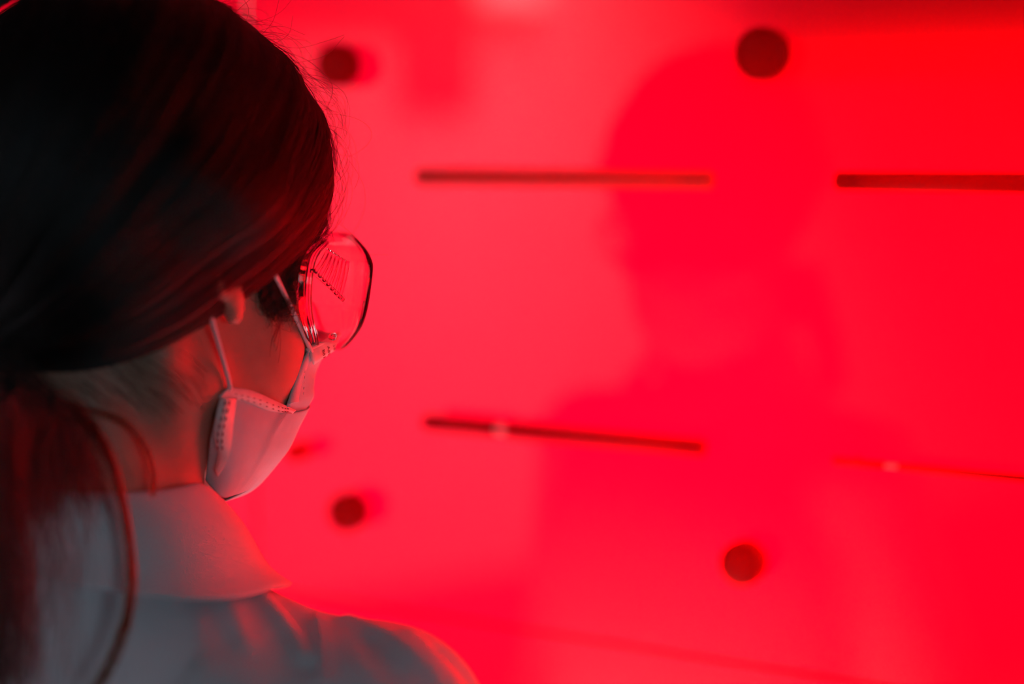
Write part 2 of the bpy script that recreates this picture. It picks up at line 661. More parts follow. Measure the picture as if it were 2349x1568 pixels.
# bars on two brackets, straight along the wall
def bar(p, q, th_px, mat, label, gap=None, out=0.014):
    (sa, za), (sb, zb) = wall_hit(*p, out), wall_hit(*q, out)
    zc = (za + zb) / 2
    d0 = (wallpt((sa + sb) / 2, zc) - CAM) @ camray(CX, CY)
    r = th_px * d0 / FPX / 2
    o = empty('panel_rod', wall_matrix(sa, zc))
    tag(o, label, 'rod', 'horizontal rods on the red panel')
    L = sb - sa
    cuts = [0.0, L]
    if gap:
        sg, _ = wall_hit(*gap, out)
        g = sg - sa
        cuts = [0.0, g - 0.004, g + 0.004, L]
    for i in range(0, len(cuts), 2):
        a, b = cuts[i], cuts[i + 1]
        pth = [(a, 0, out), (a + 0.0015, 0, out), (b - 0.0015, 0, out), (b, 0, out)]
        v, f = tube(pth, [r * 0.7, r, r, r * 0.7], 16, upv=(0, 1, 0))
        mesh_obj('bar', v, f, mat, o)
    if gap:
        v, f = tube([(g - 0.005, 0, out), (g + 0.005, 0, out)], r * 0.6, 16, upv=(0, 1, 0))
        tag(mesh_obj('connector', v, f, M['clip'], o), 'pale connector sleeve')
    for a in (0.012, L - 0.012):
        v, f = tube([(a, 0, 0), (a, 0, out)], r * 0.55, 10, upv=(0, 1, 0))
        mesh_obj('bracket', v, f, mat, o)
    return o


bar((958, 405), (1636, 412), 42, M['rod'], 'brownish rod across the upper middle of the red panel')
bar((1916, 414), (2520, 422), 48, M['rod_dark'], 'dark rod running out of the picture at upper right of the red panel')
bar((974, 966), (1618, 1028), 42, M['rod_red'], 'red rod with a pale joint, below the brownish rod', (1152, 985))
bar((1910, 1056), (2520, 1112), 20, M['rod_deep'], 'thinnest rod with a small joint, at lower right of the red panel', (2045, 1070))
# ------------------------------------------------------------------ the person
# head frame: origin midway between the ears, x to her right, y forward, z up
HEAD_YAW, HEAD_PITCH = RAD(40), RAD(8)
HR = rotz(-HEAD_YAW) @ rotx(-HEAD_PITCH)
HO = W(517, 660, 0.83) - HR @ np.array([0.072, 0, 0])
HM = Matrix([[*HR[i], HO[i]] for i in range(3)] + [[0, 0, 0, 1]])
# torso frame: origin at the middle of the neck at collar height
TORSO_YAW = RAD(17)
TR = rotz(-TORSO_YAW)
TO = W(240, 1085, 0.865)
TM = Matrix([[*TR[i], TO[i]] for i in range(3)] + [[0, 0, 0, 1]])
FLOOR_T = -TO[2]                    # floor height in the torso frame


def h2w(p): return np.asarray(p) @ HR.T + HO
def w2h(p): return (np.asarray(p) - HO) @ HR
def t2w(p): return np.asarray(p) @ TR.T + TO
def w2t(p): return (np.asarray(p) - TO) @ TR
def h2t(p): return w2t(h2w(p))


def pix_plane(px, py, xl):
    """head-frame point seen at a picture point, at sideways distance xl from the middle of the face"""
    o, d = w2h(CAM), camray(px, py) @ HR
    return o + d * (xl - o[0]) / d[0]


HRf, HOf = HR.astype(np.float32), HO.astype(np.float32)
TRf, TOf = TR.astype(np.float32), TO.astype(np.float32)


def torso_sdf(p, inflate=0.0, sleeves=True):
    """p in the torso frame; the clothed trunk with shoulders and arms, hands in the coat pockets"""
    q = p.copy()
    q[:, 0] = np.abs(q[:, 0])
    d = ell(q, (0, 0.025, -0.215), (0.160, 0.105, 0.165))
    d = smin(d, cap(q, (0.030, -0.008, -0.073), (0.142, 0.0, -0.113), 0.030, 0.040), 0.035)
    d = smin(d, ell(q, (0.070, -0.044, -0.19), (0.082, 0.05, 0.12)), 0.04)          # shoulder blades
    d = smin(d, ell(q, (0, 0.03, -0.38), (0.150, 0.105, 0.20)), 0.05)
    d = smin(d, ell(q, (0, 0.02, -0.56), (0.185, 0.125, 0.16)), 0.05)
    if sleeves:
        a = cap(q, (0.148, 0.0, -0.122), (0.215, -0.045, -0.36), 0.050, 0.046)
        a = smin(a, cap(q, (0.215, -0.045, -0.36), (0.190, 0.085, -0.53), 0.045, 0.042), 0.02)
        d = smin(d, a, 0.028)
    return d - inflate


EAR_R = (rotz(RAD(15)) @ rotx(RAD(12))).astype(np.float32)


def face_sdf(p):
    """head in its own frame"""
    q = p.copy()
    q[:, 0] = np.abs(q[:, 0])
    d = ell(q, (0, -0.016, 0.050), (0.073, 0.092, 0.082))
    d = smin(d, ell(q, (0, 0.030, -0.008), (0.0550, 0.055, 0.082)), 0.025)
    d = smin(d, cap(q, (0.045, 0.006, -0.048), (0.010, 0.064, -0.086), 0.015, 0.015), 0.025)
    d = smin(d, ell(q, (0, 0.074, -0.090), (0.020, 0.018, 0.018)), 0.02)
    d = smin(d, ell(q, (0.0355, 0.055, -0.032), (0.0240, 0.0275, 0.036)), 0.02)          # cheeks
    d = smin(d, cap(q, (0.0, 0.084, 0.034), (0.045, 0.066, 0.036), 0.012, 0.010), 0.015)   # brow
    d = smax(d, -ell(q, (0.032, 0.094, 0.014), (0.015, 0.012, 0.010)), 0.012)         # eye sockets
    d = smin(d, ell(q, (0.032, 0.0705, 0.014), (0.013, 0.0125, 0.012)), 0.004)        # lids over the eyes
    d = smin(d, cap(q, (0, 0.084, 0.014), (0, 0.101, -0.022), 0.007, 0.009), 0.012)   # nose
    d = smin(d, ell(q, (0.010, 0.092, -0.025), (0.008, 0.010, 0.007)), 0.006)
    d = smin(d, ell(q, (0, 0.090, -0.050), (0.024, 0.010, 0.0055)), 0.006)            # lips
    d = smin(d, ell(q, (0, 0.088, -0.062), (0.020, 0.010, 0.006)), 0.005)
    d = smax(d, -cap(q, (0, 0.101, -0.0565), (0.022, 0.092, -0.0565), 0.0022), 0.003)
    # ear: shell with rim, hollow, inner ridge and lobe
    e = q - np.array([0.0690, -0.002, 0.0175], np.float32)
    ec = e @ EAR_R
    shell = ell(ec, (0.003, -0.004, 0.003), (0.0075, 0.0165, 0.026))
    shell = smin(shell, ell(ec, (0.0030, 0.0045, -0.0265), (0.0045, 0.0065, 0.0105)), 0.008)
    shell = smax(shell, -ell(ec, (0.0115, -0.001, -0.004), (0.0095, 0.0105, 0.014)), 0.003)
    shell = smax(shell, -ell(ec, (0.0125, -0.007, 0.016), (0.0075, 0.010, 0.010)), 0.003)
    shell = smin(shell, ell(ec, (0.003, 0.0085, -0.003), (0.0035, 0.0035, 0.0075)), 0.003)
    d = smin(d, shell, 0.004)
    return d


NECK_TOP = h2w((0, -0.022, -0.045))
NECK_BOT = t2w((0, -0.004, -0.05))


def body_sdf(pw):
    ph = (pw - HOf) @ HRf
    pt = (pw - TOf) @ TRf
    d = face_sdf(ph)
    d = smin(d, cap(pw, NECK_TOP, NECK_BOT, 0.0445, 0.0485), 0.020)
    # the two cords of the neck behind the ear
    d = smin(d, cap(pw, h2w((0.050, -0.018, -0.035)), t2w((0.028, 0.033, -0.055)), 0.011, 0.010), 0.014)
    d = smin(d, cap(pw, h2w((-0.050, -0.018, -0.035)), t2w((-0.028, 0.033, -0.055)), 0.011, 0.010), 0.014)
    d = smin(d, torso_sdf(pt, -0.014), 0.02)
    q = pt.copy()
    q[:, 0] = np.abs(q[:, 0])
    leg = cap(q, (0.085, 0.02, -0.62), (0.085, 0.015, -0.95), 0.082, 0.055)
    leg = smin(leg, cap(q, (0.085, 0.015, -0.95), (0.085, 0.0, FLOOR_T + 0.09), 0.055, 0.040), 0.02)
    leg = smin(leg, cap(q, (0.085, -0.015, FLOOR_T + 0.038), (0.095, 0.15, FLOOR_T + 0.034), 0.037, 0.033), 0.03)
    return smin(d, leg, 0.03)


person = empty('person', TM @ Matrix.Translation((0, 0, FLOOR_T)))
tag(person, 'person in a white coat seen from behind, dark hair tied low, wearing mask and goggles', 'person')
PW = person.matrix_world.copy()
PI_ = np.array(PW.inverted())


def to_person(P):
    return np.asarray(P) @ PI_[:3, :3].T + PI_[:3, 3]


zc = TO[2]
bx = axis_pts([(TO[0] - 0.30, TO[0] - 0.14, 0.009), (TO[0] - 0.14, TO[0] + 0.16, 0.0032), (TO[0] + 0.16, TO[0] + 0.31, 0.009)])
by = axis_pts([(TO[1] - 0.19, TO[1] - 0.11, 0.008), (TO[1] - 0.11, TO[1] + 0.16, 0.0032), (TO[1] + 0.16, TO[1] + 0.26, 0.008)])
bz = axis_pts([(-0.02, zc - 0.12, 0.012), (zc - 0.12, zc + 0.30, 0.0030)])
P, Q = surface_net(body_sdf, bx, by, bz, 2)
zf = P[Q].mean(1)[:, 2]
midx = np.where(zf < 0.085, 2, np.where(zf < zc - 0.30, 1, 0))
fast_mesh('body', to_person(P), Q, [M['skin'], M['trouser'], M['shoe']], person, midx)
for sx in (-1, 1):
    bm = bmesh.new()
    bmesh.ops.create_uvsphere(bm, u_segments=24, v_segments=16, radius=0.0118)
    for v in bm.verts:
        v.co = Vector(to_person(h2w(np.array(v.co) + (sx * 0.032, 0.0725, 0.014))))
    bm_obj('eye', bm, M['eye'], person, True)


# ------------------------------------------------------------------ lab coat
def march(px, py, f, t0=0.5, t1=1.3):
    """first point of a surface along the ray of a picture point"""
    d = camray(px, py)
    t = t0
    for _ in range(200):
        p = (CAM + d * t)[None].astype(np.float32)
        s = float(f(p)[0])
        if s < 2e-4:
            return CAM + d * t
        t += s * 0.8
        if t > t1:
            break
    return None


def coat_base(pw):
    pt = (pw - TOf) @ TRf
    d = torso_sdf(pt, 0.0)
    d = smin(d, cap(pt, (0, -0.004, -0.110), (0, -0.004, -0.045), 0.074, 0.052), 0.015)      # neck opening under the collar
    # the skirt of the coat
    h = np.clip((-pt[:, 2] - 0.42) / 0.60, 0, 1)
    rx, ry = 0.175 + 0.055 * h, 0.120 + 0.05 * h
    ang = np.arctan2(pt[:, 1], pt[:, 0])
    wob = 1 + 0.03 * h * np.sin(ang * 9)
    k = np.sqrt((pt[:, 0] / rx) ** 2 + ((pt[:, 1] - 0.02) / ry) ** 2) / wob
    sk = np.maximum((k - 1) * 0.13, np.maximum(-1.02 - pt[:, 2], pt[:, 2] + 0.42))
    return smin(d, sk, 0.03)


# creases that fall from collar and shoulder: (picture points on the cloth, width, height)
FOLDS = [([(590, 1352), (632, 1400), (676, 1452), (700, 1500)], 0.0045, 0.0040),
         ([(500, 1350), (535, 1410), (560, 1470)], 0.0055, 0.0022),
         ([(700, 1372), (728, 1420), (744, 1480), (750, 1560)], 0.0030, 0.0022),
         ([(800, 1420), (880, 1450), (940, 1490), (1000, 1552)], 0.0050, 0.0030),
         ([(935, 1452), (985, 1500), (1035, 1560)], 0.0045, 0.0034),
         ([(1010, 1490), (1050, 1525), (1085, 1570)], 0.0040, -0.0026),
         ([(640, 1372), (690, 1440), (712, 1520)], 0.0060, -0.0020),
         ([(430, 1350), (450, 1430), (455, 1540)], 0.0080, 0.0014),
         ([(850, 1470), (900, 1540)], 0.0060, -0.0020)]
fold_lines = []
for pts, wdt, hgt in FOLDS:
    pp = [march(x, y, coat_base) for x, y in pts]
    pp = [p for p in pp if p is not None]
    if len(pp) > 1:
        fold_lines.append((np.array(pp, np.float32), wdt, hgt))


def coat_sdf(pw):
    d = coat_base(pw)
    near = (pw[:, 2] > zc - 0.22) & (np.abs(d) < 0.03)
    idx = np.nonzero(near)[0]
    if len(idx):
        pn = pw[idx]
        add = np.zeros(len(idx), np.float32)
        for pl, wdt, hgt in fold_lines:
            best = np.full(len(idx), 9.0, np.float32)
            for a, b in zip(pl[:-1], pl[1:]):
                best = np.minimum(best, cap(pn, a, b, 0.0))
            add += hgt * np.exp(-(best / wdt) ** 2)
        d[idx] -= add
    return d


cx = axis_pts([(TO[0] - 0.31, TO[0] - 0.06, 0.008), (TO[0] - 0.06, TO[0] + 0.25, 0.0028), (TO[0] + 0.25, TO[0] + 0.32, 0.008)])
cy = axis_pts([(TO[1] - 0.21, TO[1] + 0.06, 0.0032), (TO[1] + 0.06, TO[1] + 0.27, 0.008)])
cz = axis_pts([(zc - 1.05, zc - 0.16, 0.010), (zc - 0.16, zc + 0.0, 0.0028)])
P, Q = surface_net(coat_sdf, cx, cy, cz, 2)
coat = fast_mesh('lab_coat', to_person(P), Q, [M['coat']], person)

# the folded collar: inner stand, rolled edge, outer fall resting on the shoulders
NA = 73
prof = [(0.0500, -0.035), (0.0490, -0.010), (0.0490, 0.0), (0.0520, 0.0022), (0.0560, 0.0008), (0.0625, -0.006),
        (0.0695, -0.0150), (0.0745, -0.0240), (0.0800, -0.0345), (0.0860, -0.0410), (0.0930, -0.0460)]
profb = [(0.0500, -0.035), (0.0500, -0.010), (0.0505, 0.0), (0.0530, 0.0020), (0.0555, 0.0005), (0.0585, -0.005),
         (0.0610, -0.0120), (0.0635, -0.0190), (0.0665, -0.0260), (0.0690, -0.0310), (0.0720, -0.0360)]
prof = catmull(prof, 34)
profb = catmull(profb, 34)
V = []
for i in range(NA):
    a = RAD(-150 + 300 * i / (NA - 1))
    w = math.sin(abs(a)) ** 2 if abs(a) < math.pi / 2 else 1.0
    front_drop = 0.018 * max(0, abs(a) - math.pi / 2) + 0.004 * math.sin(a)
    for k in range(34):
        r, z = profb[k] * (1 - w) + prof[k] * w
        wav = 0.0012 * math.sin(a * 7 + 1.0) * max(0, k - 14) / 20
        r2 = r + wav
        V.append(to_person(t2w((r2 * math.sin(a), -0.004 - r2 * 0.92 * math.cos(a), z - front_drop))))
collar = mesh_obj('collar', V, grid_faces(NA, 34), M['coat'], coat)
solidify(collar, 0.0018, 0)
# seam where the sleeve is set in
seam = [march(x, y, coat_sdf) for x, y in ((706, 1372), (722, 1405), (735, 1445), (742, 1500), (745, 1566))]
seam = [to_person(p + (CAM - p) / np.linalg.norm(CAM - p) * 0.0004) for p in seam if p is not None]
if len(seam) > 2:
    mesh_obj('sleeve_seam', *tube(catmull(seam, 30), 0.0007, 6), M['coat'], coat)

# ------------------------------------------------------------------ hair (head frame)
HC = np.array([0, -0.012, 0.045])
TIE = np.array([0.0, -0.094, -0.045])


def hair_vol(p):
    d = ell(p, (0, -0.014, 0.052), (0.086, 0.100, 0.096))
    d = smin(d, ell(p, (0, -0.048, 0.012), (0.068, 0.060, 0.062)), 0.03)
    q = p.copy()
    q[:, 0] = np.abs(q[:, 0])
    d = smin(d, ell(q, (0.070, -0.009, 0.045), (0.0265, 0.034, 0.022)), 0.018)       # hair lying over the ears
    return smin(d, ell(p, (0, 0.034, 0.060), (0.068, 0.056, 0.060)), 0.03)


def hair_cap(pw):
    p = (pw - HOf) @ HRf
    d = hair_vol(p) + 0.003
    y, z = p[:, 1], p[:, 2]
    # lower border: over the top of the ear and down to the nape
    lim = np.interp(y, [-0.13, -0.09, -0.05, -0.01, 0.03, 0.055, 0.07, 0.095, 0.12],
                    [-0.048, -0.040, -0.006, 0.022, 0.032, 0.040, 0.060, 0.078, 0.085]).astype(np.float32)
    return smax(d, (lim - z) * 0.8, 0.008)


hx = axis_pts([(HO[0] - 0.14, HO[0] + 0.14, 0.0035)])
hy = axis_pts([(HO[1] - 0.15, HO[1] + 0.14, 0.0035)])
hz = axis_pts([(HO[2] - 0.10, HO[2] + 0.18, 0.0035)])
P, Q = surface_net(hair_cap, hx, hy, hz, 1)
hair = fast_mesh('hair', to_person(P), Q, [M['hair_cap']], person)


def hair_radius(dirs):
    lo, hi = np.full(len(dirs), 0.03), np.full(len(dirs), 0.2)
    for _ in range(22):
        mid = (lo + hi) / 2
        s = hair_vol((HC + dirs * mid[:, None]).astype(np.float32))
        ins = s < 0
        lo, hi = np.where(ins, mid, lo), np.where(ins, hi, mid)
    return lo


def unit(v):
    return v / np.linalg.norm(v, axis=-1, keepdims=True)


def lerp_tab(q, tab):
    k = [t[0] for t in tab]
    return np.stack([np.interp(q, k, [t[1][i] for t in tab]) for i in range(3)], -1)


ROOT = [(0.0, (0.004, 0.098, 0.098)), (0.35, (0.0, 0.060, 0.140)), (0.7, (0.0, 0.0, 0.150)), (1.0, (0.0, -0.06, 0.13))]
VIA = [(0.0, (0.105, 0.062, 0.030)), (0.35, (0.110, 0.020, 0.060)), (0.7, (0.085, -0.035, 0.090)), (1.0, (0.03, -0.10, 0.08))]
NP = 26
tt = np.linspace(0, 1, NP)
lines, radii = [], []
N_CLUMP, PER = 330, 30
for c in range(N_CLUMP):
    side = 1 if rng.random() < 0.75 else -1
    q0 = rng.random() ** 1.3
    lift0 = rng.normal(0, 0.0012)
    wig = rng.normal(0, 0.010)
    ph = rng.random() * 6.28
    qs = np.clip(q0 + rng.normal(0, 0.012, PER), -0.02, 1.02)
    r = unit(lerp_tab(qs, ROOT) * [side, 1, 1] - HC + rng.normal(0, 0.002, (PER, 3)))
    v = unit(lerp_tab(qs, VIA) * [side, 1, 1] - HC + rng.normal(0, 0.0022, (PER, 3)))
    e = unit(TIE - HC)
    t_ = tt[None, :, None]
    d = unit((1 - t_) ** 2 * r[:, None] + 2 * t_ * (1 - t_) * 1.15 * v[:, None] + t_ ** 2 * e)
    d = unit(d + (wig * np.sin(t_ * 5 + ph)) * np.array([0, 0.3, 1.0]))
    R_ = hair_radius(d.reshape(-1, 3)).reshape(PER, NP)
    lift = lift0 + np.abs(rng.normal(0, 0.0009, (PER, 1))) + 0.0005 * np.sin(tt * 9 + ph)
    pos = HC + d * (R_ + lift)[..., None]
    pull = np.clip((tt - 0.86) / 0.14, 0, 1)[None, :, None] ** 1.5
    pos = pos * (1 - pull) + (TIE + rng.normal(0, 0.006, (PER, 1, 3))) * pull
    for k in range(PER):
        lines.append(to_person(h2w(pos[k])))
        radii.append(np.full(NP, 0.00017))
hair_curves('combed_strands', lines, radii, M['hair'], hair)

# low ponytail: leaves the tie towards the camera's left, then hangs down the back
pt_c = catmull([TIE + (0.0, 0.012, 0.004), TIE, TIE + (-0.022, -0.030, -0.006), TIE + (-0.040, -0.052, -0.030),
                TIE + (-0.046, -0.056, -0.09), TIE + (-0.040, -0.052, -0.17), TIE + (-0.030, -0.045, -0.27)], 40)
rad = np.interp(np.linspace(0, 1, 40), [0, 0.05, 0.2, 0.4, 0.7, 1], [0.010, 0.0105, 0.014, 0.017, 0.016, 0.004])
v, f = tube(to_person(h2w(pt_c)), rad * 0.9, 18)
pony = mesh_obj('ponytail', v, f, M['hair_cap'], hair)
lines, radii = [], []
for k in range(1400):
    a, u = rng.random() * 6.283, math.sqrt(rng.random())
    wv = np.stack([np.sin(np.linspace(0, 6, 40) + rng.random() * 6) for _ in range(3)], 1) * 0.0012
    off = np.stack([np.cos(a) * u * rad * 1.1, np.sin(a) * u * rad * 1.1, np.zeros(40)], 1)
    end = int(rng.integers(30, 41))
    lines.append(to_person(h2w((pt_c + off + wv)[:end])))
    radii.append(np.full(end, 0.00016))
hair_curves('ponytail_strands', lines, radii, M['hair'], hair)
# hair tie
v, f = tube(to_person(h2w(TIE + np.array([(math.cos(a) * 0.012, 0, math.sin(a) * 0.012) for a in np.linspace(0, 6.283, 24, endpoint=False)]))), 0.0035, 8, closed=True)
tag(mesh_obj('hair_tie', v, f, M['strap'], hair), 'black hair tie')


# locks placed along picture points at a given depth
def lock(pts, n, spread, r0, wave=0.0, taper=True):
    c = catmull([to_person(W(x, y, d)) for x, y, d in pts], 36)
    L, Rr = [], []
    for k in range(n):
        o0, o1 = rng.normal(0, spread, 3), rng.normal(0, spread, 3)
        s = np.linspace(0, 1, 36)[:, None]
        w = np.sin(s * (5 + 3 * rng.random()) + rng.random() * 6) * rng.normal(0, wave, 3)
        L.append(c + o0 * (1 - s) + o1 * s + w)
        rr = np.full(36, r0)
        if taper:
            rr *= np.linspace(1, 0.5, 36)
        Rr.append(rr)
    return L, Rr


def on_coat(pts, gap=0.004):
    out = []
    fw_ = camray(CX, CY)
    for x, y, d in pts:
        q = march(x, y, coat_base)
        if q is not None and y > 1330:
            d = min(d, float((q - CAM) @ fw_) - gap)
        out.append((x, y, d))
    return tuple(out)


ls, rs = [], []
for spec in ((on_coat(((150, 930, 0.80), (215, 985, 0.790), (258, 1070, 0.785), (280, 1150, 0.783), (297, 1250, 0.780), (301, 1340, 0.778), (287, 1430, 0.778), (257, 1510, 0.775), (215, 1590, 0.770))), 70, 0.0014, 0.00017),
             (((150, 925, 0.80), (270, 960, 0.81), (326, 1015, 0.815), (350, 1080, 0.815), (352, 1135, 0.812)), 24, 0.0006, 0.00015)):
    a, b = lock(*spec, wave=0.0010)
    ls += a
    rs += b
hair_curves('loose_lock_strands', ls, rs, M['hair_lock'], hair)
ls, rs = [], []
for spec in ((((60, 980, 0.765), (90, 1120, 0.765), (120, 1280, 0.76), (110, 1420, 0.755), (90, 1580, 0.75)), 70, 0.0105, 0.00010),
             (((150, 960, 0.79), (200, 1080, 0.785), (205, 1200, 0.78), (190, 1330, 0.77)), 10, 0.003, 0.00011),
             (((40, 990, 0.76), (90, 1120, 0.76), (130, 1250, 0.76), (120, 1400, 0.755)), 26, 0.006, 0.00011),
             (((-30, 880, 0.785), (60, 925, 0.785), (130, 990, 0.785), (165, 1060, 0.79), (175, 1125, 0.80)), 420, 0.0085, 0.00015),
             (((-40, 900, 0.78), (30, 950, 0.775), (80, 1020, 0.775), (90, 1120, 0.775), (60, 1160, 0.77)), 420, 0.0085, 0.00015),
             (((10, 960, 0.75), (20, 1150, 0.74), (40, 1350, 0.735), (30, 1580, 0.735)), 160, 0.007, 0.00015),
             (((-10, 960, 0.75), (-20, 1150, 0.74), (0, 1350, 0.735), (-10, 1580, 0.735)), 240, 0.007, 0.00015)):
    a, b = lock(*spec, wave=0.0010)
    ls += a
    rs += b
hair_curves('hanging_strands', ls, rs, M['hair'], hair)

# side hair in front of the ear and the wisps on cheek and nape
ls, rs = [], []
for spec in ((((655, 480, 0.885), (650, 545, 0.878), (628, 600, 0.868), (612, 650, 0.866), (622, 695, 0.870), (650, 705, 0.874)), 420, 0.0034, 0.00015),
             (((690, 500, 0.895), (680, 560, 0.886), (665, 620, 0.878), (655, 680, 0.876), (640, 705, 0.874)), 420, 0.0036, 0.00015),
             (((660, 620, 0.875), (652, 690, 0.872), (640, 750, 0.872), (622, 800, 0.873), (612, 850, 0.874)), 9, 0.0016, 0.00010),
             (((640, 640, 0.872), (626, 700, 0.868), (618, 760, 0.868)), 12, 0.003, 0.00009),
             (((725, 400, 0.915), (742, 470, 0.913), (752, 545, 0.915), (763, 590, 0.915), (768, 618, 0.915)), 5, 0.0009, 0.00012),
             (((715, 400, 0.915), (735, 450, 0.915), (738, 510, 0.913), (715, 550, 0.905), (690, 560, 0.897)), 150, 0.0026, 0.00012),
             (((720, 430, 0.913), (728, 490, 0.912), (712, 540, 0.903), (740, 550, 0.905)), 60, 0.0028, 0.00010)):
    a, b = lock(*spec, wave=0.0022)
    ls += a
    rs += b
for k in range(90):      # short hairs on the nape
    x, y = 120 + rng.random() * 300, 800 + rng.random() * 120 - 0
    p0 = march(x, y, body_sdf)
    if p0 is None:
        continue
    pts = []
    for s in range(4):
        q = march(x + s * 22, y + s * (6 + 5 * rng.random()) + s * s * 3, body_sdf)
        if q is None:
            break
        pts.append(to_person(q + (CAM - q) * 0.0015))
    if len(pts) == 4:
        ls.append(catmull(pts, 14))
        rs.append(np.full(14, 0.00007))
hair_curves('side_strands', ls, rs, M['hair'], hair)

# flyaway hairs standing off the outline
ls, rs = [], []
for k in range(420):
    q = rng.random() * 0.75
    r0 = unit(lerp_tab(q, ROOT) - HC)
    v0 = unit(lerp_tab(q, VIA) - HC)
    ts = np.linspace(0, 0.15 + 0.35 * rng.random(), 16)[:, None] + rng.random() * 0.35
    d = unit((1 - ts) ** 2 * r0 + 2 * ts * (1 - ts) * 1.15 * v0 + ts ** 2 * unit(TIE - HC))
    R_ = hair_radius(d)
    s = np.linspace(0, 1, 16)
    up_ = 0.001 + abs(rng.normal(0, 0.007)) * np.sin(s * math.pi * (0.55 + 0.45 * rng.random())) ** 1.2
    p = HC + d * (R_ + up_)[:, None] + (np.sin(s * 6 + rng.random() * 6)[:, None] * rng.normal(0, 0.0015, 3))
    p[:, 0] += rng.normal(0, 0.006)
    ls.append(to_person(h2w(p)))
    rs.append(np.full(16, 0.00006))
for pts in (((560, 60, 0.90), (640, 30, 0.905), (690, -30, 0.905)), ((600, 95, 0.90), (680, 110, 0.905), (745, 95, 0.905), (790, 80, 0.905)),
            ((590, 90, 0.90), (625, 50, 0.90), (640, 0, 0.90)), ((560, 60, 0.90), (570, 20, 0.90), (545, -20, 0.90)),
            ((610, 110, 0.905), (660, 80, 0.905), (672, 36, 0.905)), ((640, 150, 0.905), (740, 130, 0.905), (790, 84, 0.905)),
            ((570, 80, 0.90), (640, 60, 0.90), (700, 80, 0.90)), ((530, 40, 0.90), (560, 10, 0.90), (600, -20, 0.90)),
            ((700, 190, 0.91), (760, 210, 0.91), (792, 260, 0.91), (780, 330, 0.91), (748, 390, 0.91)),
            ((700, 230, 0.91), (770, 240, 0.91), (782, 290, 0.91), (760, 350, 0.91)),
            ((735, 320, 0.912), (775, 290, 0.912), (770, 260, 0.912), (735, 240, 0.91)),
            ((745, 430, 0.915), (780, 445, 0.915), (795, 480, 0.915), (785, 515, 0.915)),
            ((750, 480, 0.915), (790, 520, 0.92), (830, 560, 0.92), (852, 600, 0.92), (857, 640, 0.92), (845, 645, 0.92)),
            ((760, 500, 0.915), (810, 540, 0.92), (845, 580, 0.92), (890, 584, 0.92)),
            ((740, 460, 0.915), (765, 510, 0.917), (790, 560, 0.917))):
    ls.append(catmull([to_person(W(*p)) for p in pts], 24))
    rs.append(np.full(24, 0.00006))
hair_curves('flyaway_strands', ls, rs, M['hair'], hair)

# ------------------------------------------------------------------ face mask (head frame)
def hp(p):
    return np.asarray(p, float)


face_mask = empty('face_mask', HM)
tag(face_mask, 'white pleated surgical mask hooked behind the ear, below the goggles', 'face mask')


def patch(name, rows, mat, parent, nu=40, nv=48, th=0.0007, mirror=True, crease=None):
    """a cloth surface through rows of points (right edge to the middle of the face), mirrored to the left side"""
    full = []
    for r in rows:
        c = catmull(r, 14)
        if mirror:
            m = c[:-1][::-1] * [-1, 1, 1]
            c = np.concatenate([c, m])
        full.append(catmull(c, nv))
    full = np.array(full)
    g = np.stack([catmull(full[:, j], nu) for j in range(nv)], 1)
    if crease:                      # a pleat: a sharp ridge with the cloth beyond it standing prouder
        jj = np.arange(nv)
        jj = np.minimum(jj, nv - 1 - jj)
        d = 0.0010 * np.exp(-((jj - crease) / 1.0) ** 2) + 0.0010 / (1 + np.exp(-(jj - crease) * 2.0))
        out = g - np.array([0, 0.02, 0])
        out[..., 2] = 0
        out /= np.linalg.norm(out, axis=-1, keepdims=True)
        g = g + out * (d * 1.0)[None, :, None] * np.linspace(1, 0.3, nu)[:, None, None]
    o = mesh_obj(name, g.reshape(-1, 3), grid_faces(nu, nv), mat, parent)
    solidify(o, th, 0)
    return o, g


pp = pix_plane
# upper leaf: nose edge to the first fold
up_rows = [[pp(708, 800, 0.054), pp(738, 782, 0.051), pp(772, 764, 0.046), (0.026, 0.110, -0.018), (0, 0.117, -0.014)],
           [pp(692, 835, 0.055), pp(714, 842, 0.048), (0.034, 0.103, -0.034), (0.018, 0.113, -0.031), (0, 0.117, -0.030)],
           [pp(676, 880, 0.055), pp(716, 882, 0.046), (0.032, 0.101, -0.044), (0.017, 0.112, -0.042), (0, 0.117, -0.041)],
           [pp(660, 924, 0.055), pp(716, 914, 0.045), (0.030, 0.098, -0.053), (0.016, 0.108, -0.052), (0, 0.112, -0.051)],
           [pp(652, 950, 0.0515), pp(690, 952, 0.0430), (0.028, 0.095, -0.060), (0.016, 0.104, -0.060), (0, 0.108, -0.060)]]
upper, gU = patch('upper_leaf', up_rows, M['mask'], face_mask)
# lower leaf: from the fold over the chin to the hem under the jaw, pulled back to the ear
lo_rows = [[pp(515, 900, 0.060), pp(585, 922, 0.058), pp(650, 945, 0.053), pp(700, 938, 0.045), (0.030, 0.099, -0.056), (0, 0.111, -0.053)],
           [pp(498, 945, 0.059), pp(560, 975, 0.060), pp(625, 985, 0.054), pp(680, 975, 0.044), (0.026, 0.097, -0.068), (0, 0.106, -0.067)],
           [pp(484, 1000, 0.054), pp(535, 1040, 0.057), pp(600, 1040, 0.052), pp(656, 1030, 0.041), (0.022, 0.090, -0.086), (0, 0.100, -0.084)],
           [pp(478, 1050, 0.045), pp(525, 1090, 0.051), pp(570, 1092, 0.047), pp(606, 1086, 0.034), (0.018, 0.078, -0.104), (0, 0.088, -0.103)],
           [pp(472, 1100, 0.038), pp(508, 1138, 0.044), pp(540, 1133, 0.040), pp(570, 1122, 0.028), (0.014, 0.058, -0.112), (0, 0.066, -0.112)]]
lower, gL = patch('lower_leaf', lo_rows, M['mask'], face_mask, nu=48, nv=120, crease=24)


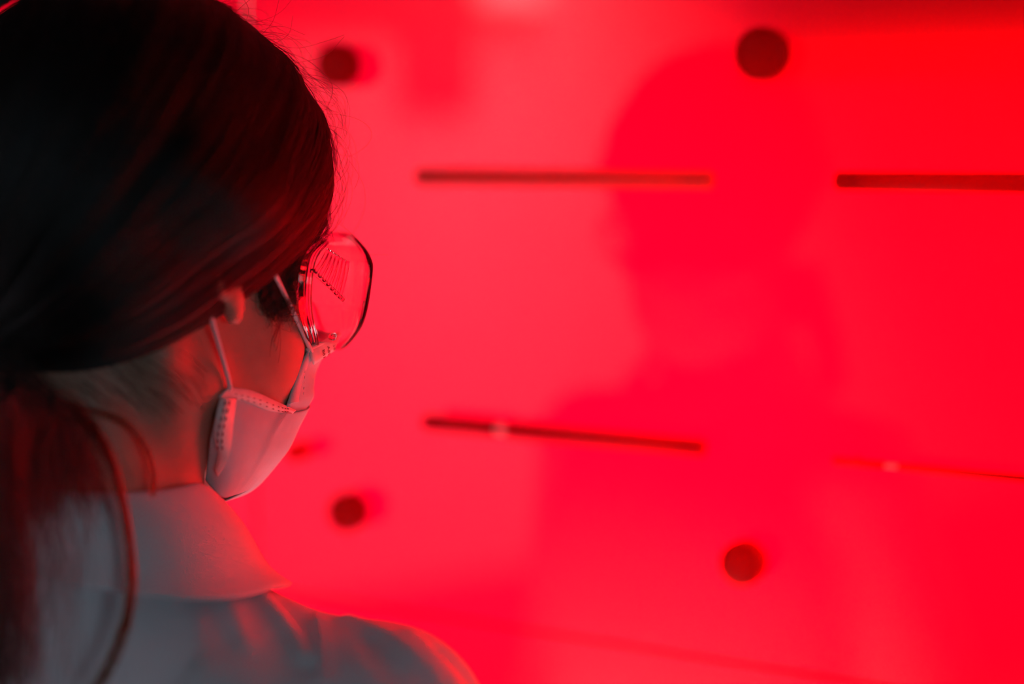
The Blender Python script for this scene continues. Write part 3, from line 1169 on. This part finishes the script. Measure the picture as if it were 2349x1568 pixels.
def strip(name, path, w0, w1, mat, parent, lift=0.0006, n=40, upn=None):
    """flat band between two edge polylines"""
    a, b = catmull(w0, n), catmull(w1, n)
    V = np.concatenate([a, b])
    Fc = [(i, i + 1, n + i + 1, n + i) for i in range(n - 1)]
    o = mesh_obj(name, V, Fc, mat, parent)
    solidify(o, 0.0009, 0)
    return o, a, b


eye_h = w2h(CAM)


def toward(p, d):
    p = np.asarray(p, float)
    v = eye_h - p
    return p + v / np.linalg.norm(v) * d


def band(name, up_px, dn_px, mat, parent, lift=0.0012):
    a = [toward(pp(*q), lift) for q in up_px]
    b = [toward(pp(*q), lift) for q in dn_px]
    return strip(name, None, a, b, mat, parent)


# bound edge of the lower leaf, its vertical welded hem, the bound edge of the upper leaf
hem_a = band('side_binding', [(524, 888, 0.0605), (575, 895, 0.0595), (630, 918, 0.056), (678, 940, 0.051)],
             [(500, 911, 0.0605), (560, 919, 0.0595), (612, 940, 0.056), (668, 949, 0.051)], M['mask_hem'], face_mask)
hem_b = band('welded_hem', [(505, 914, 0.0612), (497, 950, 0.0622), (490, 1000, 0.0565), (500, 1040, 0.053), (492, 1075, 0.047)],
             [(541, 914, 0.0607), (536, 955, 0.0625), (532, 1005, 0.0595), (524, 1050, 0.0565), (500, 1092, 0.048)], M['mask_hem'], face_mask)
hem_c = band('cheek_binding', [(706, 806, 0.0545), (690, 838, 0.0555), (674, 882, 0.0555), (660, 926, 0.0555)],
             [(716, 812, 0.052), (703, 842, 0.0515), (690, 884, 0.0515), (684, 922, 0.0505)], M['mask'], face_mask)
# nose-edge tab with the printed batch marks
tab_q = [pp(709, 802, 0.0535), pp(777, 764, 0.0455), pp(766, 803, 0.0455), pp(719, 836, 0.0525)]
tab_q = [toward(p, 0.0016) for p in tab_q]
gv = []
for i in range(9):
    for j in range(5):
        u, v_ = i / 8, j / 4
        p = (1 - u) * ((1 - v_) * tab_q[0] + v_ * tab_q[3]) + u * ((1 - v_) * tab_q[1] + v_ * tab_q[2])
        gv.append(toward(p, 0.0012 * math.sin(math.pi * v_) + 0.0008 * (1 - v_)))
tab = mesh_obj('nose_tab', gv, grid_faces(9, 5), M['mask_hem'], face_mask)
solidify(tab, 0.0008, 0)
# edge roll on top of the tab
mesh_obj('nose_wire_edge', *tube(catmull([toward(pp(*q), 0.001) for q in ((704, 804, 0.054), (735, 787, 0.051), (776, 764, 0.0455))], 20), 0.0013, 8), M['mask_hem'], face_mask)


def marks_on(name, quad, texts, size, mat, parent, lift=0.0036):
    """flat printed characters: text lines laid out on the tab, letters turned sideways as printed"""
    ex = quad[1] - quad[0]
    ey = quad[0] - quad[3]
    ex, ey0 = ex / np.linalg.norm(ex), ey
    nz = np.cross(ex, ey0)
    nz /= np.linalg.norm(nz)
    if nz @ (eye_h - quad[0]) < 0:
        nz = -nz
    ey = np.cross(nz, ex)
    for (u, v_, t) in texts:
        p = (1 - u) * ((1 - v_) * quad[0] + v_ * quad[3]) + u * ((1 - v_) * quad[1] + v_ * quad[2])
        cu = bpy.data.curves.new(name, 'FONT')
        cu.body = t
        cu.size = size
        cu.align_x = 'CENTER'
        cu.align_y = 'CENTER'
        cu.extrude = 0.00005
        cu.offset = 0.00006
        cu.materials.append(mat)
        o = bpy.data.objects.new(name, cu)
        # reading direction runs down across the tab
        bx_, by_ = -ey, ex
        o.matrix_local = Matrix([[bx_[i], by_[i], nz[i], (p + nz * lift)[i]] for i in range(3)] + [[0, 0, 0, 1]])
        bpy.context.view_layer.update()
        link(o)
        bpy.context.view_layer.update()
        me = bpy.data.meshes.new_from_object(o.evaluated_get(bpy.context.evaluated_depsgraph_get()))
        mo = bpy.data.objects.new(name, me)
        mo.matrix_local = o.matrix_local
        bpy.data.objects.remove(o)
        link(mo, parent)


marks_on('printed_mark', tab_q, [(0.26, 0.55, '881'), (0.46, 0.55, 'A8L'), (0.68, 0.52, '38')], 0.0034, M['stitch'], tab)


# dashes of the ultrasonic welds
def dashes(name, path, n, L, w, mat, parent, side=0.0, lift=0.0007):
    c = catmull(path, n * 4)
    parts = []
    for i in range(n):
        a = c[i * 4]
        b = c[min(i * 4 + 2, len(c) - 1)]
        t = (b - a) / (np.linalg.norm(b - a) + 1e-9)
        a, m = toward(a, lift), toward(a, lift) + t * L
        parts.append(tube([a, m], w, 6))
    v, f = merge(parts)
    return mesh_obj(name, v, f, mat, parent)


def px_path(q, d=0.0014):
    return [toward(pp(*k), d) for k in q]


M['weld'] = principled('weld_dent', (0.22, 0.17, 0.18), 0.8, noise=0.1)
for sx in (0, 10):
    dashes('weld_dashes', px_path([(517 + sx, 920, 0.0615), (508 + sx, 960, 0.0620), (500 + sx, 1000, 0.0585), (500 + sx, 1035, 0.0550)], 0.0022), 7, 0.0020, 0.00042, M['weld'], hem_b[0])
for dy in (0, 9):
    dashes('weld_dashes', px_path([(540, 903 + dy, 0.0605), (590, 915 + dy, 0.059), (640, 933 + dy, 0.0555), (664, 938 + dy * 0.7, 0.0525)], 0.0022), 11, 0.0011, 0.00026, M['weld'], hem_a[0])
dashes('weld_dashes', px_path([(700, 850, 0.0520), (699, 870, 0.0515), (697, 890, 0.0512), (697, 908, 0.051)], 0.0022), 5, 0.0012, 0.00028, M['mask_hem'], hem_c[0])

# ear loops: one elastic from the upper corner over the ear and one from behind the lobe to the lower corner
lp = [toward(pp(*q), 0.001) for q in ((714, 806, 0.0535), (690, 752, 0.058), (664, 697, 0.063), (636, 640, 0.068), (597, 560, 0.076))]
lp += [(0.080, 0.000, 0.044), (0.081, -0.018, 0.046), (0.079, -0.030, 0.030), (0.076, -0.033, 0.010)]
lp += [pp(470, 670, 0.072), pp(482, 718, 0.068), pp(502, 790, 0.065), pp(520, 855, 0.0625), pp(529, 893, 0.0615)]
mesh_obj('ear_loop', *tube(catmull(lp, 90), 0.0013, 8), M['elastic'], face_mask)
lq = [p * np.array([-1, 1, 1]) for p in map(np.asarray, lp)]
mesh_obj('ear_loop', *tube(catmull(lq, 90), 0.0013, 8), M['elastic'], face_mask)

# ------------------------------------------------------------------ safety goggles (head frame)
goggles = empty('safety_goggles', HM)
tag(goggles, 'clear plastic safety goggles with vented sides, worn above the mask', 'goggles')
GZ = 0.0
frontc = [(0, .0365), (.030, .0360), (.050, .0295), (.0655, .0225), (.0715, .017), (.0695, .002), (.0625, -.010), (.050, -.0185), (.036, -.0255), (.024, -.025), (.014, -.014), (.007, -.004)]
rearc = [(0, .031), (.030, .031), (.052, .029), (.0655, .0215), (.0680, .006), (.0655, -.010), (.058, -.020), (.046, -.0265), (.026, -.027), (.014, -.016), (.006, -.002)]


def yfront(x): return 0.1210 - 0.026 * (abs(x) / 0.0735) ** 2.2
def yrear(x): return 0.090 - 0.036 * (abs(x) / 0.0675) ** 4


def contour(c, fy, n=96):
    full = [(x, z) for x, z in c] + [(-x, z) for x, z in c[::-1] if x > 0]
    k = catmull(np.array(full), n, closed=True)
    return np.array([(x, fy(x), z + GZ) for x, z in k])


cf, cr = contour(frontc, yfront), contour(rearc, yrear)
NG = len(cf)
# front lens: a curved sheet filling the outline
half = cf[:NG // 2 + 1]
half = half[half[:, 0] >= 0]
kx = int(np.argmax(half[:, 0]))
top_b, bot_b = half[:kx + 1], half[kx:][::-1]
xs_l = half[kx, 0] * np.sin(np.linspace(-math.pi / 2, math.pi / 2, 71))
V = []
for x in xs_l:
    zt, zb = np.interp(abs(x), top_b[:, 0], top_b[:, 2]), np.interp(abs(x), bot_b[:, 0], bot_b[:, 2])
    for t in np.linspace(0, 1, 14):
        V.append((x, yfront(x) + 0.0015 * math.sin(math.pi * t), zt + (zb - zt) * t))
lens = mesh_obj('lens', V, grid_faces(71, 14), M['goggle'], goggles)
solidify(lens, 0.0016, 0)
# side shield: loft from the face flange to the lens
sec = []
for s in np.linspace(0, 1, 10):
    k = cr * (1 - s) + cf * s
    bulge = 1 + 0.03 * math.sin(math.pi * s)
    k[:, 0] *= bulge
    sec.append(k)
shield = mesh_obj('side_shield', np.concatenate(sec), grid_faces(10, NG, True), M['goggle'], goggles)
solidify(shield, 0.0014, 0)
mesh_obj('face_flange', *tube(cr * [1.015, 1, 1.01] + [0, -0.001, 0], 0.0017, 8, closed=True), M['goggle'], goggles)
mesh_obj('face_flange', *tube(cr * [1.02, 1, 1.0] + [0, 0.0045, 0], 0.0011, 8, closed=True), M['goggle'], goggles)
rim_ix = [i for i in range(NG)]
tag(mesh_obj('lens_rim', *tube(cf * [1.008, 1, 1.008] + [0, 0.0012, 0], 0.0005, 8, closed=True), M['rim'], goggles), 'dark edge of the lens')


def on_side(u, s, sx=1):
    """point on the side shield: u around the outline (0 top corner .. 1 bottom), s from face to lens"""
    i = u * (NG - 1)
    k = cr * (1 - s) + cf * s
    a, b = k[int(i) % NG], k[(int(i) + 1) % NG]
    p = a + (b - a) * (i - int(i))
    p = p * [1 + 0.03 * math.sin(math.pi * s), 1, 1]
    return p * [sx, 1, 1]


# louvred vents on each side: slanted ribs on a raised plate
side_ix = [i for i in range(NG // 2) if cf[i, 0] > 0.05 and cf[i, 2] - GZ < 0.024 and cf[i, 2] - GZ > -0.012]
u0, u1 = min(side_ix) / (NG - 1), max(side_ix) / (NG - 1)
for sx in (1, -1):
    for j in range(7):
        s = 0.13 + 0.062 * j
        a = on_side(u0 + (u1 - u0) * (0.02 + 0.03 * j), s + 0.07, sx)
        b = on_side(u0 + (u1 - u0) * (0.36 + 0.05 * j), s, sx)
        off = np.array([sx * 0.0016, 0, 0])
        mesh_obj('vent_louver', *tube(catmull([a + off, (a + b) / 2 + off * 1.25, b + off], 8), 0.0010, 6, flat=1.4), M['goggle_rib'], goggles)
    a = on_side(u0 + (u1 - u0) * 0.34, 0.07, sx) + np.array([sx * 0.0016, 0, 0])
    b = on_side(u0 + (u1 - u0) * 0.68, 0.56, sx) + np.array([sx * 0.0016, 0, 0])
    mesh_obj('vent_ledge', *tube(catmull([a, (a + b) / 2 + [sx * 0.0008, 0, 0], b], 8), 0.0011, 6), M['goggle_rib'], goggles)
    # lug where the elastic is clipped, and the elastic running back under the hair
    c = on_side(u1 + (u1 - u0) * 0.25, 0.45, sx)
    v, f = lathe([(0.0022, -0.001), (0.0024, 0.001), (0.0016, 0.0022), (0.0004, 0.0024)], 16)
    o = mesh_obj('rivet', v, f, M['goggle'], goggles)
    o.matrix_local = Matrix.Translation(c) @ Matrix.Rotation(sx * math.pi / 2, 4, 'Y')
    st = [(sx * 0.0685, 0.046, 0.020), (sx * 0.074, 0.022, 0.030), (sx * 0.0775, -0.01, 0.038), (sx * 0.070, -0.055, 0.045), (sx * 0.03, -0.099, 0.052), (0, -0.108, 0.053)]
    mesh_obj('strap', *tube(catmull(st, 40), 0.0045, 8, flat=0.18, upv=(1, 0, 0)), M['strap'], goggles)
